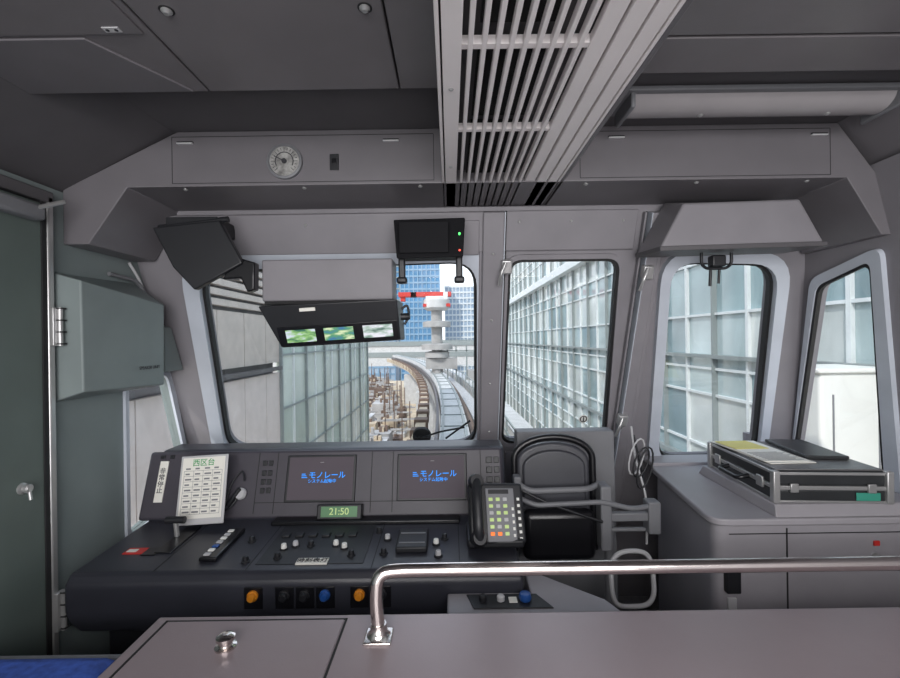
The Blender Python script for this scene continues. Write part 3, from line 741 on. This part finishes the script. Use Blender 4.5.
multibox('struts', [((x, 25.8, -3), (x+.08, 25.9, 1.2)) for x in (-.2, .3, .9, 1.5)]+[((-.6, 25.8, 1.5), (1.8, 25.86, 1.56)), ((-.6, 25.8, .9), (1.8, 25.86, .96))], O_mulg, g)
def tower(name, x, y, w, d, h, m, m2, nf, nb):
    g = group(name)
    box('core', (x, y, -12), (x+w, y+d, h), m, g, 0)
    fl = [((x-.1, y-.15, -12+(h+12)*k/nf), (x+w+.1, y, -12+(h+12)*k/nf+.35)) for k in range(nf+1)]
    co = [((x+w*k/nb-.10, y-.2, -12), (x+w*k/nb+.10, y, h)) for k in range(nb+1)]
    multibox('facade_grid', fl+co, m2, g)
O_far = mat('tower_pale', (160, 178, 196), .5, var=.05, scale=.2)
O_flb = mat('tower_band_blue', (130, 162, 188), .5, var=.05, scale=.2)
tower('office_tower', -10, 92, 8, 8, 17, O_blue, O_flb, 22, 9)
tower('office_tower.001', -1, 100, 9, 8, 13, O_far, O_mul, 20, 11)
tower('office_tower.002', -24, 98, 12, 8, 9, O_far, O_flb, 14, 10)
tower('office_tower.003', 10, 80, 14, 8, 22, O_far, O_mul, 20, 9)
tower('office_tower.004', -46, 110, 20, 10, 10, O_roofg, O_mul, 10, 9)
tower('office_tower.005', -16, 120, 9, 8, 24, O_blue, O_mulg, 24, 10)
g = group('link_bridge')
multibox('deck', [((-30, 72, -2.6), (14, 75, .6), 0), ((-30, 71.8, .6), (14, 71.9, 1.3), 1), ((-30, 71.9, -1.2), (14, 72, -.4), 1)], [O_conc, O_mulg], g)
g = group('utility_cabinet')
box('body', (2.42, 2.95, .0), (2.9, 3.4, 1.34), M_white, g, .02)
box('lid', (2.40, 2.93, 1.34), (2.92, 3.42, 1.37), M_white, g, .01)
box('plinth', (2.44, 2.97, -3.4), (2.88, 3.38, 0), M_grey, g, .01)
multibox('door_lines', [((2.50, 2.945, .2), (2.51, 2.95, 1.2)), ((2.8, 2.945, .2), (2.81, 2.95, 1.2))], M_grey, g)

# ------------------------------------------------------------------ world and lights
w = bpy.data.worlds.new('World'); scene.world = w; w.use_nodes = True
nt = w.node_tree; bg = nt.nodes['Background']
tc = nt.nodes.new('ShaderNodeTexCoord'); sp = nt.nodes.new('ShaderNodeSeparateXYZ'); rp = nt.nodes.new('ShaderNodeValToRGB')
nt.links.new(tc.outputs['Generated'], sp.inputs[0]); nt.links.new(sp.outputs['Z'], rp.inputs['Fac']); nt.links.new(rp.outputs['Color'], bg.inputs['Color'])
e = rp.color_ramp.elements; e[0].position = 0; e[0].color = (.90, .92, .95, 1); e[1].position = .6; e[1].color = (.66, .76, .92, 1)
bg.inputs['Strength'].default_value = 1.9
sun = bpy.data.lights.new('sun', 'SUN'); sun.energy = 2.6; sun.angle = .02; sun.color = (1, .95, .88)
so = bpy.data.objects.new('sun', sun); COL.objects.link(so); so.rotation_euler = (math.radians(48), 0, math.radians(-30))
def area(name, loc, rot, sx, sy, p, c=(1, 1, 1)):
    l = bpy.data.lights.new(name, 'AREA'); l.shape = 'RECTANGLE'; l.size = sx; l.size_y = sy; l.energy = p; l.color = c
    o = bpy.data.objects.new(name, l); COL.objects.link(o); o.location = loc; o.rotation_euler = rot
area('upper_fill_light', (.2, -1.1, 2.15), (math.radians(40), 0, 0), 2.4, .8, 60, (1, .98, .98))  # unseen lamp added as interior fill, tilted forward into the cab
area('rear_fill_light', (.2, -2.6, 1.1), (math.radians(104), 0, 0), 2.8, 1.6, 84, (1, .99, .99))  # unseen light added behind the camera, angled up to brighten the ceiling

cam = bpy.data.cameras.new('camera'); cam.lens = 18; cam.sensor_width = 36; cam.clip_start = .02; cam.clip_end = 500
co = bpy.data.objects.new('camera', cam); COL.objects.link(co)
co.location = (0, 0, 1.6); co.rotation_euler = (math.radians(90), .014, 0)
scene.camera = co
scene.view_settings.view_transform = 'Standard'
scene.view_settings.exposure = .1
